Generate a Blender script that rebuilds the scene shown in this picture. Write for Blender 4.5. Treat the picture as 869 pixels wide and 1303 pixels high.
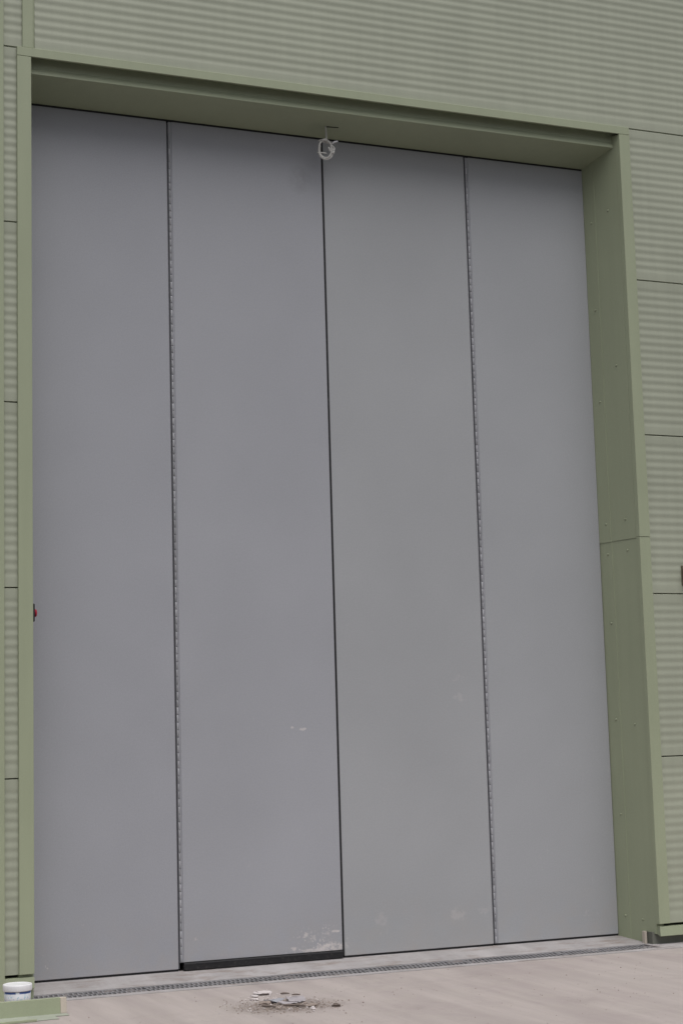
import bpy, bmesh, math, random
from mathutils import Vector, Matrix
random.seed(7)
for o in list(bpy.data.objects): bpy.data.objects.remove(o)
scene = bpy.context.scene
COL = scene.collection
K = 1.25            # one cladding module (1 unit below) is 1.25 m; every coordinate is multiplied by K

# ------------------------------------------------------------------ camera
cam_d = bpy.data.cameras.new('camera')
cam = bpy.data.objects.new('camera', cam_d); COL.objects.link(cam)
yaw, pit, rol = 0.4028, 0.1339, -0.0281
fw = Vector((math.sin(yaw)*math.cos(pit), math.cos(yaw)*math.cos(pit), math.sin(pit)))
rt = Vector((math.cos(yaw), -math.sin(yaw), 0)); up = rt.cross(fw)
r2 = rt*math.cos(rol) + up*math.sin(rol); u2 = up*math.cos(rol) - rt*math.sin(rol)
M = Matrix((r2, u2, -fw)).transposed().to_4x4()
M.translation = Vector((-2.0138, -8.9207, 1.1462))*K
cam.matrix_world = M
cam_d.sensor_fit = 'VERTICAL'; cam_d.sensor_height = 36.0
cam_d.lens = 2165.6/1303*36.0
cam_d.clip_start = 0.1; cam_d.clip_end = 2000
scene.camera = cam

# ------------------------------------------------------------------ sky, sun, exposure (overcast)
SUN_EL, SUN_AZ = 66.0, 178.0      # azimuth clockwise from +Y, i.e. behind the camera
world = bpy.data.worlds.new('World'); scene.world = world; world.use_nodes = True
wn = world.node_tree.nodes; wl = world.node_tree.links
for n in list(wn): wn.remove(n)
sky = wn.new('ShaderNodeTexSky'); sky.sky_type = 'NISHITA'; sky.sun_disc = False
sky.sun_elevation = math.radians(SUN_EL); sky.sun_rotation = math.radians(SUN_AZ)
sky.air_density = 1.0; sky.dust_density = 6.0; sky.ozone_density = 1.0
hs = wn.new('ShaderNodeHueSaturation'); hs.inputs['Saturation'].default_value = 0.34
bg = wn.new('ShaderNodeBackground'); bg.inputs['Strength'].default_value = 0.085
wo = wn.new('ShaderNodeOutputWorld')
wl.new(sky.outputs[0], hs.inputs['Color']); wl.new(hs.outputs[0], bg.inputs['Color']); wl.new(bg.outputs[0], wo.inputs['Surface'])
sun_d = bpy.data.lights.new('sun', 'SUN'); sun_d.energy = 1.5; sun_d.angle = math.radians(64); sun_d.color = (1.0, 0.985, 0.97)
sun = bpy.data.objects.new('sun', sun_d); COL.objects.link(sun)
el, az = math.radians(SUN_EL), math.radians(SUN_AZ)
sdir = Vector((math.sin(az)*math.cos(el), math.cos(az)*math.cos(el), math.sin(el)))
sun.rotation_euler = sdir.to_track_quat('Z', 'Y').to_euler()
sun.location = (0, -6, 12)
scene.view_settings.view_transform = 'Standard'; scene.view_settings.look = 'None'
scene.view_settings.gamma = 1.0; scene.view_settings.use_curve_mapping = False
scene.view_settings.exposure = 0.05
scene.render.engine = 'CYCLES'
scene.cycles.max_bounces = 6; scene.cycles.diffuse_bounces = 3; scene.cycles.glossy_bounces = 2

# ------------------------------------------------------------------ materials
class N:
    def __init__(s, name):
        s.m = bpy.data.materials.new(name); s.m.use_nodes = True
        s.t = s.m.node_tree; s.b = s.t.nodes['Principled BSDF']
        s.co = s.t.nodes.new('ShaderNodeNewGeometry').outputs['Position']
    def n(s, k, **kw):
        q = s.t.nodes.new(k)
        for a, v in kw.items(): setattr(q, a, v)
        return q
    def link(s, a, b): s.t.links.new(a, b)
    def val(s, sock, v):
        if isinstance(v, (int, float)): sock.default_value = v
        elif isinstance(v, tuple): sock.default_value = v if len(v) == len(sock.default_value) else (*v, 1)
        else: s.link(v, sock)
    def vmul(s, sc, src=None):
        q = s.n('ShaderNodeMapping'); q.inputs['Scale'].default_value = sc
        s.link(src or s.co, q.inputs['Vector']); return q.outputs[0]
    def noise(s, scale, detail=3, rough=.55, vec=None, dist=0):
        q = s.n('ShaderNodeTexNoise'); q.inputs['Scale'].default_value = scale; q.inputs['Detail'].default_value = detail
        q.inputs['Roughness'].default_value = rough; q.inputs['Distortion'].default_value = dist
        s.link(vec or s.co, q.inputs['Vector']); return q.outputs['Fac']
    def ramp(s, f, a, b, lo=0., hi=1.):
        q = s.n('ShaderNodeMapRange'); s.val(q.inputs['Value'], f)
        q.inputs['From Min'].default_value = a; q.inputs['From Max'].default_value = b
        q.inputs['To Min'].default_value = lo; q.inputs['To Max'].default_value = hi
        return q.outputs[0]
    def math(s, op, a, b=0.):
        q = s.n('ShaderNodeMath', operation=op); s.val(q.inputs[0], a); s.val(q.inputs[1], b); return q.outputs[0]
    def mix(s, f, a, b, mode='MIX'):
        q = s.n('ShaderNodeMix', data_type='RGBA', blend_type=mode)
        s.val(q.inputs[0], f); s.val(q.inputs[6], a); s.val(q.inputs[7], b); return q.outputs[2]
    def bump(s, h, strength, dist, base=None):
        q = s.n('ShaderNodeBump'); q.inputs['Strength'].default_value = strength; q.inputs['Distance'].default_value = dist
        s.link(h, q.inputs['Height'])
        if base: s.link(base, q.inputs['Normal'])
        return q.outputs[0]
    def done(s, col, rough=.5, metal=0., normal=None, spec=.5):
        s.val(s.b.inputs['Base Color'], col); s.val(s.b.inputs['Roughness'], rough); s.val(s.b.inputs['Metallic'], metal)
        s.b.inputs['Specular IOR Level'].default_value = spec
        if normal: s.link(normal, s.b.inputs['Normal'])
        return s.m

def scaled(c, k): return tuple(x*k for x in c)
def paint(name, col, rough=.5, streak=.06, spec=.4):
    m = N(name)
    a = m.noise(1.3, 4); b = m.noise(1, 4, .6, m.vmul((14, 14, .7)))       # broad mottling and faint rain streaks
    f = m.math('ADD', m.ramp(a, .3, .7, -streak, streak), m.ramp(b, .35, .7, streak*.5, -streak))
    f = m.math('ADD', f, m.ramp(m.noise(150, 3, .7), .3, .7, -.05, .05))
    c = m.mix(1., (*col, 1), m.n('ShaderNodeCombineColor').outputs[0], 'MULTIPLY')
    g = m.math('ADD', f, 1.)
    cc = m.t.nodes[-1]
    comb = [q for q in m.t.nodes if q.bl_idname == 'ShaderNodeCombineColor'][0]
    for i in range(3): m.link(g, comb.inputs[i])
    nrm = m.bump(m.noise(2.2, 2), .12, .02)
    return m.done(c, m.ramp(a, .3, .7, rough-.06, rough+.08), 0, nrm, spec)

GREEN = (.346, .382, .264)
M_green = paint('green_paint', GREEN, .5, .03)
M_rivet = paint('green_rivet', scaled(GREEN, .95), .45)
M_panel = paint('green_cladding', (.372, .394, .312), .5, .04)
M_dark = paint('dark_interior', (.03, .03, .03), .8)
M_joint = paint('joint_sealant', (.02, .021, .017), .8)
M_rubber = N('rubber'); M_rubber = M_rubber.done(M_rubber.mix(M_rubber.ramp(M_rubber.noise(60, 4), .55, .75), (.008, .008, .010, 1), (.05, .045, .045, 1)), .6)
M_hinge = paint('hinge_metal', (.40, .405, .43), .42, .12)
_t = M_hinge.node_tree; _b = _t.nodes['Principled BSDF']; _src = _b.inputs['Base Color'].links[0].from_socket
_oi = _t.nodes.new('ShaderNodeObjectInfo'); _mr = _t.nodes.new('ShaderNodeMapRange'); _mr.inputs['To Min'].default_value = .82; _mr.inputs['To Max'].default_value = 1.22
_t.links.new(_oi.outputs['Random'], _mr.inputs['Value']); _hv = _t.nodes.new('ShaderNodeHueSaturation'); _t.links.new(_src, _hv.inputs['Color']); _t.links.new(_mr.outputs[0], _hv.inputs['Value']); _t.links.new(_hv.outputs[0], _b.inputs['Base Color'])
M_seam = paint('seam_seal', (.09, .09, .10), .7, .05)
M_hplate = paint('hinge_plate', (.36, .365, .40), .45, .06)
M_galv = paint('galvanised', (.24, .235, .245), .5, .2)
M_plinth = paint('plinth', (.17, .175, .15), .8, .1)
M_cream = paint('cream_strip', (.56, .50, .43), .7, .06)
M_white = paint('white_plastic', (.80, .80, .83), .4, .03)
M_red = paint('red_plastic', (.45, .02, .05), .35, .02)
M_black = paint('black_plastic', (.03, .03, .035), .45, .02)
M_cable = paint('cable_sheath', (.62, .61, .58), .5, .06)
M_brown = paint('brown_fitting', (.12, .10, .07), .6, .1)
M_paper = paint('paper', (.62, .57, .57), .85, .1)
M_card = paint('card', (.40, .37, .39), .85, .15)
M_twig = paint('twig', (.15, .12, .105), .9, .1)
M_grit = paint('grit', (.31, .255, .225), .9, .25)
M_pale = paint('pale_green_back', (.40, .43, .36), .55, .1)

def door_mat(name, col, marks, dark=None):
    m = N(name)
    sep = m.n('ShaderNodeSeparateXYZ'); m.link(m.co, sep.inputs[0])
    a = m.noise(.9, 2); fine = m.noise(105, 3, .7)
    g = m.math('ADD', m.ramp(a, .3, .7, .97, 1.03), m.ramp(fine, .3, .7, -.06, .06))
    g = m.math('ADD', g, m.ramp(m.noise(3.5, 4, .7), .3, .7, -.010, .010))
    comb = m.n('ShaderNodeCombineColor')
    for i in range(3): m.link(g, comb.inputs[i])
    c = m.mix(1., (*col, 1), comb.outputs[0], 'MULTIPLY')
    # dried splashes and scuffs, each with its own place and ragged outline
    rag2 = m.math('ADD', m.ramp(m.noise(38, 5, .7), .3, .7, .1, .75), 0.)
    vo = m.n('ShaderNodeTexVoronoi'); vo.inputs['Scale'].default_value = 46.; m.link(m.co, vo.inputs['Vector'])
    fleck = m.math('MULTIPLY', m.ramp(vo.outputs['Distance'], .34, .20), m.ramp(m.noise(21, 2), .45, .5))
    tot = m.math('MULTIPLY', m.math('MULTIPLY', m.ramp(m.noise(1, 5, .75, m.vmul((30, 30, 9))), .63, .70), m.ramp(m.noise(2.1, 3, .6), .5, .62)), m.ramp(sep.outputs[2], 2.2*K, .0, 0, .22))
    for (x, z, rx, rz, s, th) in marks:
        dx = m.math('DIVIDE', m.math('SUBTRACT', sep.outputs[0], x*K), rx*K)
        dz = m.math('DIVIDE', m.math('SUBTRACT', sep.outputs[2], z*K), rz*K)
        d = m.math('ADD', m.math('MULTIPLY', dx, dx), m.math('MULTIPLY', dz, dz))
        e = m.ramp(d, 1., .1)
        q = m.math('MULTIPLY', m.ramp(m.math('ADD', m.math('MULTIPLY', e, .30), rag2), th-.17, th+.02, 0, s), m.ramp(e, .05, .6))
        if s > .55: q = m.math('MAXIMUM', q, m.math('MULTIPLY', m.math('MULTIPLY', fleck, m.ramp(d, 2.2, .6)), s))
        tot = q if tot is None else m.math('MAXIMUM', tot, q)
    c = m.mix(tot, c, (.66, .62, .61, 1))
    if dark:
        x, z, rx, rz, s = dark
        dx = m.math('DIVIDE', m.math('SUBTRACT', sep.outputs[0], x*K), rx*K); dz = m.math('DIVIDE', m.math('SUBTRACT', sep.outputs[2], z*K), rz*K)
        c = m.mix(m.math('MULTIPLY', m.ramp(m.math('ADD', m.math('MULTIPLY', dx, dx), m.math('MULTIPLY', dz, dz)), 1., 0., 0, s), m.ramp(m.noise(9, 4), .3, .6)), c, (.12, .115, .11, 1))
    # dust splashed up from the ground along the foot
    dust = m.math('MULTIPLY', m.ramp(sep.outputs[2], .30*K, -.08*K, 0, .5), m.ramp(m.noise(5, 4, .7), .38, .7))
    c = m.mix(dust, c, (.40, .37, .35, 1))
    nrm = m.bump(m.noise(.8, 2), .10, .03)
    return m.done(c, m.ramp(a, .3, .7, .46, .58), 0, nrm, .4)

def concrete(name, cols, seed=0., stain=True, dirt=False):
    m = N(name)
    v = m.n('ShaderNodeMapping'); v.inputs['Location'].default_value = (seed, seed*.7, 0); m.link(m.co, v.inputs[0]); v = v.outputs[0]
    rot = m.n('ShaderNodeMapping'); rot.inputs['Rotation'].default_value = (0, 0, math.radians(3)); rot.inputs['Scale'].default_value = (4.5, .45, 1); m.link(v, rot.inputs[0])
    big = m.noise(.9, 5, .6, v); mid = m.noise(5, 5, .65, v); fine = m.noise(70, 4, .7, v); grain = m.noise(320, 2, .6, v)
    brush = m.noise(1, 4, .6, rot.outputs[0])
    c = m.mix(m.ramp(big, .32, .68), (*cols[0], 1), (*cols[1], 1))
    c = m.mix(m.ramp(mid, .45, .75, 0, .55), c, (*cols[2], 1))
    c = m.mix(m.ramp(brush, .46, .66, 0, .55), c, (*scaled(cols[0], 1.22), 1))
    c = m.mix(m.ramp(brush, .46, .30, 0, .30), c, (*scaled(cols[1], .78), 1))
    c = m.mix(m.ramp(fine, .58, .75, 0, .22), c, (*scaled(cols[0], .6), 1))
    c = m.mix(m.ramp(grain, .35, .65, 0, .22), c, (*scaled(cols[1], .7), 1))
    c = m.mix(m.ramp(m.noise(1.9, 6, .75, v), .52, .70, 0, .35), c, (*scaled(cols[1], .72), 1))
    if stain:
        vor = m.n('ShaderNodeTexVoronoi'); vor.inputs['Scale'].default_value = 5.; m.link(v, vor.inputs['Vector'])
        spots = m.math('MULTIPLY', m.ramp(vor.outputs['Distance'], .09, .05), m.ramp(m.noise(2.3, 2, .5, v), .60, .64))
        c = m.mix(m.math('MULTIPLY', spots, .6), c, (.09, .075, .07, 1))
        # earthy smear round the litter
        d = m.n('ShaderNodeMapping'); d.inputs['Location'].default_value = (-1.02*K, .95*K, .12*K); m.link(m.co, d.inputs[0])
        d2 = m.n('ShaderNodeMapping'); d2.inputs['Rotation'].default_value = (0, 0, math.radians(23)); d2.inputs['Scale'].default_value = (2.6, 3.4, 1); m.link(d.outputs[0], d2.inputs[0])
        ln = m.n('ShaderNodeVectorMath', operation='LENGTH'); m.link(d2.outputs[0], ln.inputs[0])
        sm = m.math('MULTIPLY', m.ramp(ln.outputs['Value'], 1.1, .2), m.ramp(m.noise(13, 6, .75), .34, .54))
        c = m.mix(m.math('MULTIPLY', sm, .95), c, (.17, .135, .115, 1))
    if dirt:
        dd = m.ramp(m.noise(1, 6, .75, m.vmul((3.2, 9, 3))), .50, .66, 0, .7)
        c = m.mix(dd, c, (.25, .205, .18, 1))
        c = m.mix(m.ramp(m.noise(34, 4, .7), .66, .72, 0, .6), c, (.62, .60, .60, 1))
    h = m.math('ADD', m.math('MULTIPLY', fine, .5), m.math('ADD', mid, m.math('MULTIPLY', brush, .6)))
    return m.done(c, m.ramp(mid, .3, .7, .75, .92), 0, m.bump(h, .35, .012), .3)
M_ground = concrete('yard_concrete', [(.425, .380, .362), (.39, .338, .328), (.445, .405, .367)])
M_edge = concrete('edging_concrete', [(.42, .40, .405), (.36, .34, .34), (.46, .44, .45)], 3.1, False, True)
M_damper = concrete('bounce_damper', [(.055, .055, .057), (.045, .045, .047), (.065, .063, .062)], 9.1, False)  # dark colour for the ground added out of view to weaken bounce
M_silt = concrete('silt', [(.15, .135, .135), (.22, .20, .20), (.36, .33, .33)], 5.3, False)

# ------------------------------------------------------------------ mesh helpers
ORG = {}
def link(name, me, mat, parent=None, loc=None):
    o = bpy.data.objects.new(name, me); COL.objects.link(o)
    if mat and not me.materials: me.materials.append(mat)
    if parent: o.parent = parent; ORG[o] = ORG[parent]
    else: ORG[o] = Vector((0, 0, 0))
    if loc is not None: o.location = (Vector(loc) - ORG[o])*K
    return o
def thing(name, label, cat, loc, group=None):
    o = bpy.data.objects.new(name, None); COL.objects.link(o); o.location = Vector(loc)*K
    o.empty_display_size = .1
    o['label'] = label; o['category'] = cat
    if group: o['group'] = group
    ORG[o] = Vector(loc); return o
def tag(o, label, cat, group=None):
    o['label'] = label; o['category'] = cat
    if group: o['group'] = group
    return o
def mesh(verts, faces, org=Vector((0, 0, 0)), bevel=0, seg=1, smooth=False, name='m'):
    bm = bmesh.new()
    vs = [bm.verts.new((Vector(v)-org)*K) for v in verts]
    for f in faces: bm.faces.new([vs[i] for i in f])
    bmesh.ops.recalc_face_normals(bm, faces=bm.faces)
    if bevel:
        bmesh.ops.bevel(bm, geom=bm.edges[:], offset=bevel*K, segments=seg, affect='EDGES', profile=.5, clamp_overlap=True)
    me = bpy.data.meshes.new(name); bm.to_mesh(me); bm.free()
    if smooth:
        for p in me.polygons: p.use_smooth = True
    return me
def solid(name, poly, axis, a, b, mat, parent=None, bevel=.0, fa=None):
    """closed polygon extruded along an axis; poly is the other two coordinates in order"""
    def P(u, v, w): return {'x': (w, u, v), 'y': (u, w, v), 'z': (u, v, w)}[axis]
    n = len(poly)
    vs = [P(u, v, a) for u, v in poly] + [P(u, v, b) for u, v in poly]
    fs = [tuple(range(n)), tuple(range(2*n-1, n-1, -1))] + [(i, (i+1) % n, n+(i+1) % n, n+i) for i in range(n)]
    org = ORG[parent] if parent else Vector((0, 0, 0))
    return link(name, mesh(vs, fs, org, bevel, name=name), mat, parent)
def box(name, x0, x1, y0, y1, z0, z1, mat, parent=None, bevel=0.):
    return solid(name, [(x0, y0), (x1, y0), (x1, y1), (x0, y1)], 'z', z0, z1, mat, parent, bevel)
def box_me(x0, x1, y0, y1, z0, z1, bevel=0):
    vs = [(x, y, z) for z in (z0, z1) for x, y in ((x0, y0), (x1, y0), (x1, y1), (x0, y1))]
    fs = [(0, 1, 2, 3), (7, 6, 5, 4)] + [(i, (i+1) % 4, 4+(i+1) % 4, 4+i) for i in range(4)]
    return mesh(vs, fs, bevel=bevel)
def lathe_me(prof, n=32, org=Vector((0, 0, 0)), axis='z'):
    vs, fs = [], []
    for r, z in prof:
        for i in range(n):
            a = 2*math.pi*i/n; x, y = r*math.cos(a), r*math.sin(a)
            vs.append({'z': (x, y, z), 'x': (z, x, y), 'y': (x, z, y)}[axis])
    for j in range(len(prof)-1):
        for i in range(n): fs.append((j*n+i, j*n+(i+1) % n, (j+1)*n+(i+1) % n, (j+1)*n+i))
    fs.append(tuple(range(n))); fs.append(tuple(range((len(prof)-1)*n, len(prof)*n)))
    me = mesh(vs, fs, org)
    for p in me.polygons: p.use_smooth = len(p.vertices) == 4
    return me
def tube_me(pts, r, n=8, org=Vector((0, 0, 0))):
    pts = [Vector(p) for p in pts]; vs, fs = [], []
    ref = Vector((.3, .8, .5)).normalized()
    for i, p in enumerate(pts):
        t = (pts[min(i+1, len(pts)-1)] - pts[max(i-1, 0)]).normalized()
        a = t.cross(ref).normalized(); b = t.cross(a)
        for k in range(n):
            g = 2*math.pi*k/n; vs.append(p + (a*math.cos(g)+b*math.sin(g))*r)
    for i in range(len(pts)-1):
        for k in range(n): fs.append((i*n+k, i*n+(k+1) % n, (i+1)*n+(k+1) % n, (i+1)*n+k))
    fs.append(tuple(range(n))); fs.append(tuple(range((len(pts)-1)*n, len(pts)*n)))
    me = mesh(vs, fs, org)
    for p in me.polygons: p.use_smooth = len(p.vertices) == 4
    return me

# ------------------------------------------------------------------ key dimensions (module units)
W, RO, LO = 3.7885, 3.8653, -0.0781     # opening edge, outer edges of the trims
D = 0.327                               # door face behind the trim face
S0, S1, S2, S3 = .8803, 1.8637, 2.839, 3.7043
ZT, ZB = 4.8076, -.0754                 # door top and foot
ZG = -.12                               # yard level
def xj(y): return W + (S3 - W)/D*y      # splayed right jamb
LJ = .0
def xl(y): return LJ + .020/D*y         # left jamb
XR, XL, ZTOP, YB = 9.5, -5.0, 8.0, 9.0

# ------------------------------------------------------------------ ground
def sheet(name, quads, mat):
    vs, fs = [], []
    for q in quads: fs.append(tuple(range(len(vs), len(vs)+4))); vs += q
    o = link(name, mesh(vs, fs), mat); o['kind'] = 'structure'; return o
HX0, HX1, HY0, HY1 = -.02, 3.725, -.10, .60
B = 320
def rect(x0, x1, y0, y1, z): return [(x0, y0, z), (x1, y0, z), (x1, y1, z), (x0, y1, z)]
AP = -2.95        # the concrete apron ends here, unseen dark ground added beyond to cut bounce light
sheet('bounce_damper_ground', [rect(-B, B, -B, AP, ZG-.012)], M_damper)
sheet('yard_ground', [rect(-B, B, AP, HY0, ZG), rect(-B, HX0, HY0, B, ZG), rect(HX1, B, HY0, B, ZG), rect(HX0, HX1, HY1, B, ZG)], M_ground)
o = solid('concrete_edging', [(-.172, ZG-.05), (-.172, ZG+.0035), (HY0-.001, ZG+.0035), (HY0-.001, ZG-.05)], 'x', -.02, HX1, M_edge); o['kind'] = 'structure'
o = solid('concrete_edging', [(-.172, ZG-.05), (-.172, ZG+.003), (.25, ZG+.003), (.25, ZG-.05)], 'x', HX1+.003, XR, M_edge); o['kind'] = 'structure'
o = solid('threshold_slab', [(.095, ZG-.2), (.095, ZG+.0035), (.335, -.0865), (.58, -.0865), (.58, ZG-.2)], 'x', HX0-.03, HX1+.035, M_edge); o['kind'] = 'structure'

# ------------------------------------------------------------------ building
bld = thing('industrial_building', 'green ribbed metal-clad industrial building framing the tall grey folding door', 'building', (0, 0, ZG))
PITCH, AMP = .05, .00112
def panel(x0, x1, zk, yc=.016):
    """one cladding panel: flat margins at the joints and shallow rolled ribs between"""
    z0, z1 = zk+.003, zk+1-.003
    pr = [(yc+.05, z0), (yc+.003, z0), (yc, z0+.002), (yc, zk+.030)]
    n = 18*8
    for i in range(n+1):
        z = zk+.05+.90*i/n
        t = (z-zk-.05)/PITCH
        y = yc + AMP*(1-math.cos(2*math.pi*t))
        pr.append((y, z))
    pr += [(yc, zk+.97), (yc, z1-.002), (yc+.003, z1), (yc+.05, z1)]
    vs = [(x0, y, z) for y, z in pr] + [(x1, y, z) for y, z in pr]
    m = len(pr)
    fs = [(i, i+1, m+i+1, m+i) for i in range(m-1)] + [(m-1, 0, m, 2*m-1)]
    me = mesh(vs, fs, ORG[bld])
    for p in me.polygons: p.use_smooth = True
    o = link('cladding_panel', me, M_panel, bld)
    me.set_sharp_from_angle(angle=math.radians(50)) if hasattr(me, 'set_sharp_from_angle') else None
    return o
for k in range(5):
    panel(-.1545, LO+.01, k)                 # sliver between the two trims
    panel(XL, -.229, k)
    panel(RO-.01, XR, k)
for k in range(5, 8):
    panel(XL, -.229, k); panel(-.1545, -.040, k); panel(.0235, XR, k)
# wall core behind the panels (dark joints show it), with the door opening left free
box('wall_core', XL, -.03, .067, .40, ZG+.02, 5.0, M_joint, bld)
box('wall_core', W+.06, XR, .067, .40, ZG+.02, 5.0, M_joint, bld)
box('wall_core', XL, XR, .067, .40, 5.0, ZTOP, M_joint, bld)
box('interior_lining', XL, XR, YB-.2, YB, ZG, ZTOP, M_dark, bld)
box('side_wall', XL-.1, XL, .02, YB, ZG, ZTOP, M_panel, bld)
box('side_wall', XR, XR+.1, .02, YB, ZG, ZTOP, M_panel, bld)
box('roof', XL-.12, XR+.12, -.02, YB, ZTOP+.002, ZTOP+.12, M_green, bld)

rivet_me = lathe_me([(.0075, 0.), (.0072, .0022), (.0045, .0044), (.001, .005)], 10)
def rivet(parent, p, n):
    o = link('rivet', rivet_me, M_rivet, parent, p)
    o.rotation_euler = Vector(n).to_track_quat('Z', 'Y').to_euler(); return o
LAP = 2.352
# left side: trim, hidden reveal and the second trim at the picture's edge
for a, b, dy in ((0.004, 4.949, .0),):
    solid('trim_flashing', [(LO, dy), (0, dy), (xl(.03), .03), (LO, .03)], 'z', a, b, M_green, bld, .0015)
solid('jamb_flashing', [(LO+.002, .0305), (xl(.0305), .0305), (xl(.42), .42), (LO+.002, .42)], 'z', ZG-.01, 4.948, M_green, bld)
box('edge_trim', -.232, -.1535, -.006, .06, ZG-.01, ZTOP, M_green, bld, .002)
# joint cover above the left end of the header
solid('joint_cover', [(-.047, .004), (.012, .004), (.012, .03), (-.047, .03)], 'z', 5.002, ZTOP, M_green, bld, .0015)
box('joint_backing', .0125, .0232, .019, .0255, 5.003, ZTOP, M_green, bld)
# right side
trims = []
for a, b, dy in ((0.004, LAP, .002), (LAP+.0015, 4.949, 0.)):
    trims.append(solid('trim_flashing', [(W, dy), (RO, dy), (RO, .03), (xj(.03), .03)], 'z', a, b, M_green, bld, .0015))
def jamb_piece(name, yz, off, mat=M_green):
    vs = [(xj(y)+off, y, z) for y, z in yz] + [(xj(y)+.055, y, z) for y, z in yz]; n = len(yz)
    fs = [tuple(range(n)), tuple(range(2*n-1, n-1, -1))] + [(i, (i+1) % n, n+(i+1) % n, n+i) for i in range(n)]
    return link(name, mesh(vs, fs, ORG[bld]), mat, bld)
YF = .232
jl = jamb_piece('jamb_flashing', [(.0303, -.0), (.034, -.057), (.095, -.048), (.127, -.046), (.127, ZG-.02), (YF, ZG-.02), (YF, LAP-.004), (.0303, LAP-.004)], .0035)
jlb = jamb_piece('jamb_flashing', [(YF, ZG-.02), (.42, ZG-.02), (.42, LAP-.006), (YF, LAP-.006)], .0010)
ju = jamb_piece('jamb_flashing', [(.0303, LAP-.003), (YF, LAP-.004), (YF, 4.95), (.0303, 4.95)], .0)
jub = jamb_piece('jamb_flashing', [(YF+.0003, LAP-.006), (.42, LAP-.006), (.42, 4.90), (YF+.0003, 4.90)], -.0025)
nj = Vector((-1, (S3-W)/D, 0)).normalized()
for y, z, p, off in ((.111, 2.475, ju, 0), (.107, 2.279, jl, .0035), (.134, .022, jl, .0035), (.125, 4.476, ju, 0), (.12, 3.46, ju, 0), (.12, 1.20, jl, .0035)):
    rivet(p, (xj(y)+off, y, z), nj)
for z, p, off in ((4.43, jub, -.0025), (3.85, jub, -.0025), (3.25, jub, -.0025), (2.461, jub, -.0025), (2.269, jlb, .001), (1.834, jlb, .001), (1.233, jlb, .001), (.651, jlb, .001), (.038, jlb, .001)):
    rivet(p, (xj(.268)+off, .268, z), nj)
# header: front flashing with a lip, a recess, then the boxed soffit sloping down to the door
solid('header_flashing', [(.0, 4.951), (.013, 4.951), (.013, 4.972), (.03, 4.972), (.03, 5.0005), (.0, 5.0005)], 'x', LO, RO, M_green, bld, .0012)
solid('header_recess', [(.0305, 4.972), (.0305, 5.06), (.0665, 5.06), (.0665, 4.972)], 'x', -.02, W+.02, M_green, bld)
sof = solid('soffit_flashing', [(.057, 4.875), (.0575, 4.882), (.066, 4.912), (.066, 4.9715), (.0664, 5.2), (.42, 5.2), (.42, 4.812), (.33, 4.812)], 'x', -.02, W+.02, M_green, bld)
sof.data.materials[0] = M_green
# slot cut in the soffit where the cable leaves it
def zs(y): return 4.875 - (y-.057)*(.063/.273)
link('cable_slot', mesh([(1.843, .204, zs(.204)-.001), (1.925, .199, zs(.199)-.001), (1.925, .207, zs(.207)-.001), (1.843, .214, zs(.214)-.001)] +
     [(1.843, .204, zs(.204)+.01), (1.925, .199, zs(.199)+.01), (1.925, .207, zs(.207)+.01), (1.843, .214, zs(.214)+.01)],
     [(0, 1, 2, 3), (7, 6, 5, 4), (0, 1, 5, 4), (1, 2, 6, 5), (2, 3, 7, 6), (3, 0, 4, 7)], ORG[bld]), M_joint, sof)
# foot of the cladding
dr = [(.0, -.012), (-.004, -.066), (-.001, -.069), (.07, -.046), (.07, -.012)]
solid('drip_flashing', dr, 'x', W, XR, M_green, bld)
solid('drip_flashing', dr, 'x', -.153, -.001, M_green, bld)
solid('drip_flashing', dr, 'x', XL, -.2325, M_green, bld)
box('plinth', W-.024, XR, .05, .40, ZG-.02, -.047, M_plinth, bld)
box('plinth', XL, .005, .05, .40, ZG-.02, -.047, M_plinth, bld)
box('cream_strip', 3.741, 3.758, .098, .1265, ZG-.01, -.044, M_cream, bld, .001)

# ------------------------------------------------------------------ folding door leaves
DOOR = (.335, .335, .362)
spl2 = [(1.650, 1.222, .03, .012, .6, .62), (1.579, 1.232, .012, .010, .6, .62), (1.66, 1.185, .03, .02, .3, 1.0),
        (1.78, -.015, .11, .035, .9, .72), (1.56, -.012, .018, .016, .8, .65), (1.63, .058, .016, .022, .75, .65),
        (1.72, .045, .13, .05, .6, .86), (1.82, .068, .035, .010, .8, .6), (.98, .08, .02, .02, .5, .9), (1.70, -.030, .16, .016, .8, .75), (1.84, -.02, .03, .03, .6, .9), (1.70, 4.55, .05, .05, .0, 1.)]
spl3 = [(2.665, 1.50, .06, .05, .15, .80), (2.67, 1.39, .06, .05, .18, .78), (2.105, .114, .05, .05, .18, .70), (2.60, .11, .07, .06, .25, .72),
        (2.77, .12, .07, .05, .2, .88), (1.885, -.02, .02, .05, .6, .9), (2.2, .9, .2, .2, .15, 1.05)]
spl1 = [(.14, -.006, .016, .014, .7, .85), (.12, .058, .02, .016, .35, .9), (.443, .159, .03, .022, .5, .92), (.36, .19, .05, .02, .3, .95), (.3, .6, .2, .2, .15, 1.05)]
spl4 = [(3.2, .4, .2, .2, .2, 1.05), (3.5, .06, .1, .04, .25, .95)]
leaves = [('leftmost grey leaf of the folding door, next to the left trim', .0205, S0-.005, spl1, (.362, .369, .405)),
          ('second grey leaf from left, with thick black rubber strip along its foot', S0+.0055, S1-.0062, spl2, (.370, .377, .411)),
          ('third grey leaf from left, right of the black centre seam', S1+.0062, S2-.005, spl3, (.374, .383, .402)),
          ('rightmost narrow grey leaf of the folding door, against the riveted jamb', S2+.0055, S3-.004, spl4, (.368, .378, .400))]
DZ0, DZ1 = ZB, ZT-.008
knuckle = lathe_me([(.0046, 0.), (.0052, .0010), (.0052, .0376), (.0046, .0386)], 10)
leaf_objs = []
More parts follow.
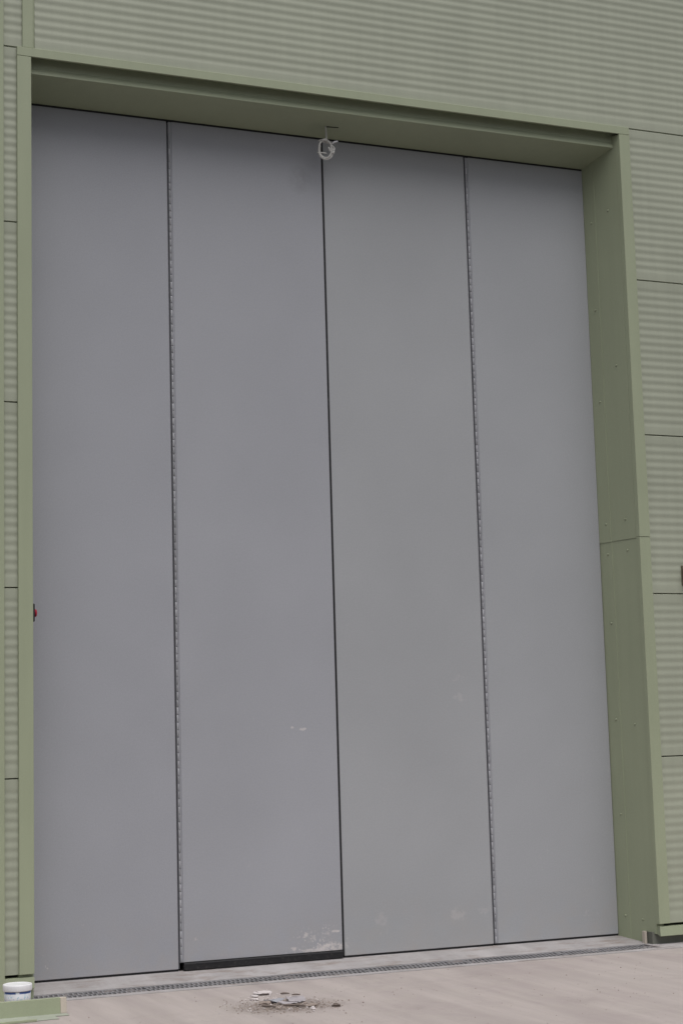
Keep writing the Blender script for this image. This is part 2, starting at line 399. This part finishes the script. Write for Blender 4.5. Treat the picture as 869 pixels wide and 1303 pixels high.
for i, (lab, x0, x1, marks, col) in enumerate(leaves):
    t = thing('folding_door_leaf', lab, 'door', ((x0+x1)/2, D, ZB-.011), 'leaves of the grey folding door')
    hinge = i in (1, 3)
    xs = x0 + (.0195 if hinge else 0.)
    z0 = DZ0 + (.034 if i == 1 else 0.)
    box('leaf_panel', xs, x1, D, D+.05, z0, DZ1, door_mat('door_paint_%d' % i, col, marks, (1.71, 4.53, .09, .10, .26) if i == 1 else None), t, .0025)
    box('leaf_frame', x0, x1-.004, D+.0035, D+.049, DZ0+.0345 if i == 1 else DZ0+.001, DZ1-.002, M_hplate, t) if hinge else None
    if hinge:
        h = box('hinge', x0+.0125, xs-.001, D-.0005, D+.004, z0+.002, DZ1-.06, M_hplate, t, .0008)
        n = int((DZ1-.06-z0)/.0425)
        for q in range(n):
            link('knuckle', knuckle, M_hinge, h, (x0+.0060, D+.0025+random.uniform(-.0006, .0006), z0+.004+q*.0425))
    if i == 1:
        box('rubber_strip', xs-.002, x1, D-.012, D+.052, ZB-.009, z0-.0025, M_rubber, t, .003)
        box('strip_cap', xs-.002, x1-.001, D-.0135, D-.0125, z0-.011, z0-.006, M_black, t)
    else:
        box('foot_seal', x0+.001, x1-.001, D+.006, D+.04, ZB-.012, ZB-.0002, M_rubber, t)
    if i == 1: box('centre_gasket', x1+.0004, x1+.0060, D+.004, D+.05, DZ0, DZ1-.01, M_rubber, t, .002)
    if i == 2: box('centre_gasket', x0-.0060, x0-.0004, D+.004, D+.05, DZ0, DZ1-.01, M_rubber, t, .002)
    if i in (0, 2): box('seam_seal', x1+.0003, x1+.0088, D+.010, D+.05, DZ0, DZ1-.01, M_seam, t)
    leaf_objs.append(t)
box('head_seal', .0, S3+.03, D+.004, D+.05, ZT-.0075, ZT+.0100, M_rubber, bld)
box('jamb_seal', S3-.0038, S3+.012, D+.010, D+.05, ZB-.01, ZT-.009, M_rubber, bld)

# ------------------------------------------------------------------ drainage channel in front of the door
dc = thing('drainage_channel', 'long metal drainage channel with grating across the foot of the door', 'drain', (1.85, 0, ZG))
solid('channel_body', [(-.0995, ZG-.08), (.0945, ZG-.08), (.0945, ZG-.012), (.085, ZG-.012), (.085, ZG-.07), (-.09, ZG-.07), (-.09, ZG-.012), (-.0995, ZG-.012)], 'x', HX0, HX1, M_edge, dc)
for y0, y1 in ((-.0995, -.086), (.081, .0945)):
    box('edge_rail', HX0+.001, HX1-.001, y0, y1, ZG-.0118, ZG+.001, M_galv, dc, .001)
# silt lying under the bars, uneven
vs, fs = [], []; nx, ny = 180, 5
for i in range(nx+1):
    for j in range(ny+1):
        x = HX0+.004 + (HX1-HX0-.008)*i/nx
        y = -.0855 + .166*j/ny
        vs.append((x, y, ZG-.011 + .012*math.sin(x*3.1)*math.sin(x*7.7+1)*math.sin(x*17+j*.9) + random.uniform(-.008, .008)))
fs = [(i*(ny+1)+j, (i+1)*(ny+1)+j, (i+1)*(ny+1)+j+1, i*(ny+1)+j+1) for i in range(nx) for j in range(ny)]
o = link('silt', mesh(vs, fs, ORG[dc], smooth=True), M_silt, dc); o['kind'] = 'stuff'
vs, fs = [], []
x = HX0+.012
while x < HX1-.02:
    w = .0085; sk = .012
    for ya, yb in ((-.0855, -.006), (.002, .0805)):
        b0 = len(vs)
        for z in (ZG-.011, ZG-.0005):
            vs += [(x, ya, z), (x+w, ya, z), (x+w+sk, yb, z), (x+sk, yb, z)]
        fs += [(b0, b0+1, b0+2, b0+3), (b0+7, b0+6, b0+5, b0+4)] + [(b0+k, b0+(k+1) % 4, b0+4+(k+1) % 4, b0+4+k) for k in range(4)]
    x += .0262
o = link('grating_bars', mesh(vs, fs, ORG[dc]), M_galv, dc); o['kind'] = 'stuff'
box('centre_bar', HX0+.006, HX1-.006, -.0058, .0018, ZG-.011, ZG+.0003, M_galv, dc)
for k in range(1, 6):
    xk = HX0 + (HX1-HX0)*k/6
    box('section_end', xk-.006, xk+.006, -.085, .080, ZG-.009, ZG+.0014, M_galv, dc)

# ------------------------------------------------------------------ cable hanging from the soffit
pts = [(1.842, .209, zs(.209)+.02), (1.842, .208, zs(.209)-.004), (1.843, .203, 4.80), (1.842, .2, 4.765)]
cx, cz = 1.834, 4.690
def ring(a0, a1, rx, rz, ox, oz, y0, y1, n=40):
    r = []
    for k in range(n+1):
        a = math.radians(a0+(a1-a0)*k/n); f = k/n
        r.append((cx+ox+rx*math.cos(a), y0+(y1-y0)*f + .008*math.sin(2*a), cz+oz+rz*math.sin(a)))
    return r
pts += ring(80, -280, .046, .062, .0, 0, .198, .190) + ring(80, -200, .040, .054, .005, .004, .188, .205)[1:] + ring(-200, -330, .046, .058, -.003, -.004, .205, .180)[1:]
pts += ring(30, -250, .036, .060, -.004, .004, .178, .212, 24)[1:] + ring(-250, -350, .050, .050, .003, -.002, .212, .178, 12)[1:]
pts += ring(10, -30, .040, .030, .006, -.01, .178, .182, 8)
pts += [(1.868, .178, 4.672), (1.85, .176, 4.682), (1.846, .176, 4.70)]
ct = thing('hanging_cable', 'pale coiled cable hanging from the soffit above the centre seam', 'cable', (1.842, .2, 4.62))
link('cable_coil', tube_me(pts, .0050, 8, ORG[ct]), M_cable, ct)
link('cable_tie', tube_me([(1.768, .170, 4.655), (1.785, .168, 4.657), (1.815, .170, 4.658), (1.832, .178, 4.660)], .0032, 8, ORG[ct]), M_cable, ct)
link('cable_end', tube_me([(1.872, .185, 4.728), (1.886, .178, 4.738), (1.905, .172, 4.742)], .0050, 8, ORG[ct]), M_white, ct)
link('cable_tie', tube_me([(1.815+.03*math.cos(a*.7), .186+.014*math.sin(a*.7), 4.742+.004*math.cos(a*.7)) for a in range(10)], .0026, 6, ORG[ct]), M_cable, ct)

# ------------------------------------------------------------------ emergency button in the left reveal
eb = thing('emergency_button', 'small red push button on a dark box peeping past the left trim', 'button', (.012, .205, 1.83))
box('back_box', .0135, .047, .165, .245, 1.832, 1.930, M_black, eb, .004)
link('button_knob', lathe_me([(.010, .047), (.010, .052), (.020, .053), (.0215, .058), (.018, .0635), (.008, .066)], 20), M_red, eb, (0, .205, 1.881))
for ch in eb.children:
    if ch.name.startswith('button_knob'):
        ch.data = lathe_me([(.010, .047), (.010, .052), (.020, .053), (.0215, .058), (.018, .0635), (.008, .066)], 20, axis='x')
        ch.data.materials.append(M_red)

# ------------------------------------------------------------------ fitting on the cladding at the right edge
wf = thing('wall_fitting', 'small dark brown fitting on the ribbed wall, cut off by the right edge', 'wall fitting', (4.13, .01, 2.06))
solid('fitting_body', [(4.100, .0155), (4.094, -.03), (4.12, -.055), (4.19, -.055), (4.205, .0155)], 'z', 2.065, 2.165, M_brown, wf, .008)
box('fitting_plate', 4.088, 4.215, .0105, .0158, 2.052, 2.178, M_brown, wf, .002)

# ------------------------------------------------------------------ tub of sealant
bx, by = -.148, -.275
tb = thing('plastic_tub', 'small white plastic tub with lid and blue band beside the left trim', 'tub', (bx, by, ZG))
link('tub_body', lathe_me([(.058, .0), (.061, .003), (.0655, .10), (.0655, .102)], 40), M_white, tb, (bx, by, ZG))
lid_prof = [(.0660, .086), (.0715, .087), (.0725, .090), (.0725, .112), (.0710, .1175), (.066, .119), (.0635, .1165), (.045, .1175), (.001, .118)]
link('lid', lathe_me(lid_prof, 40), M_white, tb, (bx, by, ZG))
m = N('tub_label')
tc = m.n('ShaderNodeTexCoord'); sp = m.n('ShaderNodeSeparateXYZ'); m.link(tc.outputs['Object'], sp.inputs[0])
ang = m.math('ARCTAN2', sp.outputs[1], sp.outputs[0])
band = m.math('MULTIPLY', m.ramp(sp.outputs[2], .0745*K, .0755*K), m.ramp(m.noise(1, 2, .5, m.vmul((16, 16, 6))), .36, .40))
cv = m.n('ShaderNodeCombineXYZ'); m.link(m.math('MULTIPLY', ang, 3.2), cv.inputs[0]); m.link(m.math('MULTIPLY', sp.outputs[2], 28.), cv.inputs[1])
blk = m.ramp(m.noise(2.2, 3, .6, cv.outputs[0]), .56, .60)
c = m.mix(m.math('MULTIPLY', blk, .6), (.74, .76, .80, 1), (.20, .48, .62, 1))
c = m.mix(band, c, (.045, .10, .32, 1))
m.done(c, .45)
lb = link('label', lathe_me([(.0622, .012), (.0630, .012), (.0662, .085), (.0655, .0852)], 40), m.m, tb, (bx, by, ZG))

# ------------------------------------------------------------------ flashing offcuts on the ground
fo = thing('flashing_offcut', 'length of green angle flashing lying on the concrete before the white tub', 'flashing', (-.35, -.60, ZG))
web = [(-.592, ZG+.0045), (-.588, ZG+.077), (-.572, ZG+.079), (-.572, ZG+.076), (-.585, ZG+.074), (-.589, ZG+.0045)]
solid('web', web, 'x', -.98, -.008, M_green, fo)
solid('flange', [(-.655, ZG+.0015), (-.655, ZG+.0045), (-.5885, ZG+.0043), (-.5885, ZG+.0013)], 'x', -.98, .02, M_pale, fo)
solid('end_strip', [(-.5935, ZG+.006), (-.5895, ZG+.0765), (-.570, ZG+.0785), (-.568, ZG+.006)], 'x', -.0075, .022, M_cream, fo)
s2 = thing('flashing_strip', 'flat pale green strip of flashing lying nearest along the left foreground', 'flashing', (-.35, -.72, ZG))
o = solid('strip', [(-.745, ZG+.001), (-.745, ZG+.004), (-.672, ZG+.006), (-.672, ZG+.003)], 'x', -.95, -.05, M_pale, s2)
o.rotation_euler = (0, 0, math.radians(1.5))
solid('folded_edge', [(-.758, ZG+.001), (-.758, ZG+.012), (-.746, ZG+.0125), (-.746, ZG+.001)], 'x', -.94, -.16, M_green, s2, .001).rotation_euler = (0, 0, math.radians(1.5))

# ------------------------------------------------------------------ litter on the concrete
def lump_me(rx, ry, rz, rough, sub=2, seed=0):
    rng = random.Random(seed); bm = bmesh.new(); bmesh.ops.create_icosphere(bm, subdivisions=sub, radius=1)
    for v in bm.verts:
        k = 1+rng.uniform(-rough, rough); v.co = Vector((v.co.x*rx*k, v.co.y*ry*k, max(v.co.z, -.35)*rz*k))*K
    me = bpy.data.meshes.new('m'); bm.to_mesh(me); bm.free(); return me
def litter(name, label, cat, me, mat, x, y, dz, rz=0., group=None):
    me.materials.append(mat)
    o = link(name, me, None, None, (x, y, ZG+dz)); o.rotation_euler.z = rz
    return tag(o, label, cat, group)
litter('plaster_lump', 'flat white lump of plaster, largest pale piece in the litter', 'plaster', lump_me(.040, .050, .008, .35, 2, 3), M_paper, 1.055, -.53, .008, .4)
litter('plaster_lump', 'small white plaster crumb left of the largest white lump', 'plaster', lump_me(.018, .028, .006, .35, 2, 4), M_paper, .985, -.585, .004, .1)
litter('plaster_lump', 'tiny white plaster crumb in front of the largest white lump', 'plaster', lump_me(.014, .022, .006, .35, 2, 5), M_paper, .945, -.70, .004, .9)
def scrap_me(w, l, bend, seed):
    rng = random.Random(seed); vs, fs = [], []; n, m_ = 8, 6
    for side in (0, -.0025):
        for i in range(n+1):
            for j in range(m_+1):
                u, v = i/n-.5, j/m_-.5
                vs.append((u*w+rng.uniform(-.004, .004), v*l+rng.uniform(-.004, .004), .004+bend*(u*u*4+.6*abs(v)*math.sin(7*u+3*v))+rng.uniform(0, .003)+side))
    q = (n+1)*(m_+1)
    for i in range(n):
        for j in range(m_):
            a = i*(m_+1)+j; f = (a, a+m_+1, a+m_+2, a+1); fs += [f, tuple(q+k for k in reversed(f))]
    for i in range(n):
        for j in (0, m_): a, b = i*(m_+1)+j, (i+1)*(m_+1)+j; fs.append((a, b, q+b, q+a))
    for j in range(m_):
        for i in (0, n): a, b = i*(m_+1)+j, i*(m_+1)+j+1; fs.append((a, b, q+b, q+a))
    return mesh(vs, fs)
litter('packaging_scrap', 'crumpled grey sheet of packaging in the middle of the litter', 'scrap', scrap_me(.085, .15, .003, 5), M_card, 1.115, -.83, .005, -.3)
litter('packaging_scrap', 'torn pale strip in front of the crumpled grey sheet', 'scrap', scrap_me(.10, .05, .006, 15), M_card, 1.04, -.93, .004, -.75)
litter('packaging_scrap', 'narrow bluish grey scrap left of the crumpled sheet', 'scrap', scrap_me(.09, .06, .010, 9), M_hplate, 1.0, -.83, .004, .2)
def stick(label, p0, p1, r, mat=M_twig):
    a, b = Vector(p0), Vector(p1); c = (a+b)/2; d = (b-a).normalized(); n = Vector((-d.y, d.x, 0)); u = Vector((0, 0, 1))
    vs = []
    for p, k in ((a, .25), (a.lerp(b, .3), 1.), (a.lerp(b, .62), .8), (b, .2)):
        j = n*random.uniform(-.4, .4)*r
        vs += [p-c+j+n*r*k+u*r*.1, p-c+j+u*r*k*.8, p-c+j-n*r*k*.9, p-c+j-u*r*.6]
    fs = [(0, 1, 2, 3), (15, 14, 13, 12)] + [(4*i+k, 4*i+(k+1) % 4, 4*i+4+(k+1) % 4, 4*i+4+k) for i in range(3) for k in range(4)]
    me = mesh(vs, fs); me.materials.append(mat)
    return tag(link('wood_splinter', me, None, None, c), label, 'splinter')
stick('dark wood splinter in front of the crumpled grey sheet', (.99, -.985, ZG+.012), (1.075, -1.06, ZG+.010), .008)
stick('short dark splinter at the near left of the litter', (.90, -.93, ZG+.008), (.945, -1.0, ZG+.008), .007)
stick('thin dark splinter behind the crumpled grey sheet', (1.125, -.585, ZG+.006), (1.17, -.60, ZG+.006), .006)
stick('dark splinter lying on the crumpled grey sheet', (1.115, -.775, ZG+.024), (1.16, -.775, ZG+.022), .006)
litter('earth_clod', 'brown clod of earth below the white plaster lump', 'earth', lump_me(.026, .04, .012, .35, 2, 11), M_grit, .945, -.86, .005, .5)
litter('earth_clod', 'pinkish brown clod right of the crumpled grey sheet', 'earth', lump_me(.024, .03, .011, .35, 2, 12), M_grit, 1.12, -1.04, .005, 1.1)
litter('plaster_lump', 'small white crumb at the right of the litter', 'plaster', lump_me(.012, .014, .011, .2, 2, 13), M_paper, 1.085, -1.13, .004, .2)
litter('earth_clod', 'small dark clod alone at the right end of the litter', 'earth', lump_me(.02, .025, .012, .3, 2, 14), M_twig, 1.215, -1.11, .004, .2)
def grains(name, label, n, cx_, cy_, sx, sy, ang, r0, r1, mat, seed):
    rng = random.Random(seed); vs, fs = [], []
    base = [(1, 0, 0), (-1, 0, 0), (0, 1, 0), (0, -1, 0), (0, 0, 1), (0, 0, -.5)]
    tri = [(0, 2, 4), (2, 1, 4), (1, 3, 4), (3, 0, 4), (2, 0, 5), (1, 2, 5), (3, 1, 5), (0, 3, 5)]
    ca, sa = math.cos(ang), math.sin(ang)
    for _ in range(n):
        u, v = rng.gauss(0, sx), rng.gauss(0, sy); x, y = cx_+u*ca-v*sa, cy_+u*sa+v*ca
        if y > -.20: continue
        r = r0+(r1-r0)*rng.random()**3; b = len(vs); th = rng.random()*6.28
        for (p, q, s) in base:
            k = r*rng.uniform(.6, 1.2); p2, q2 = p*math.cos(th)-q*math.sin(th), p*math.sin(th)+q*math.cos(th)
            vs.append((x+p2*k, y+q2*k, ZG+.4*r+s*k*.7))
        fs += [tuple(b+i for i in t) for t in tri]
    o = link(name, mesh(vs, fs), mat); tag(o, label, 'grit'); o['kind'] = 'stuff'; return o
grains('grit', 'brown grit and crumbs scattered round the litter on the concrete', 1500, 1.02, -.95, .12, .10, -.5, .0015, .007, M_grit, 21)
grains('grit', 'pale crumbs scattered between the bits of litter', 260, 1.03, -.85, .13, .15, -.5, .002, .007, M_paper, 22)
grains('grit', 'fine grit sprinkled thinly over the yard in front of the door', 700, 1.9, -1.3, 1.5, .7, 0, .0015, .005, M_grit, 23)
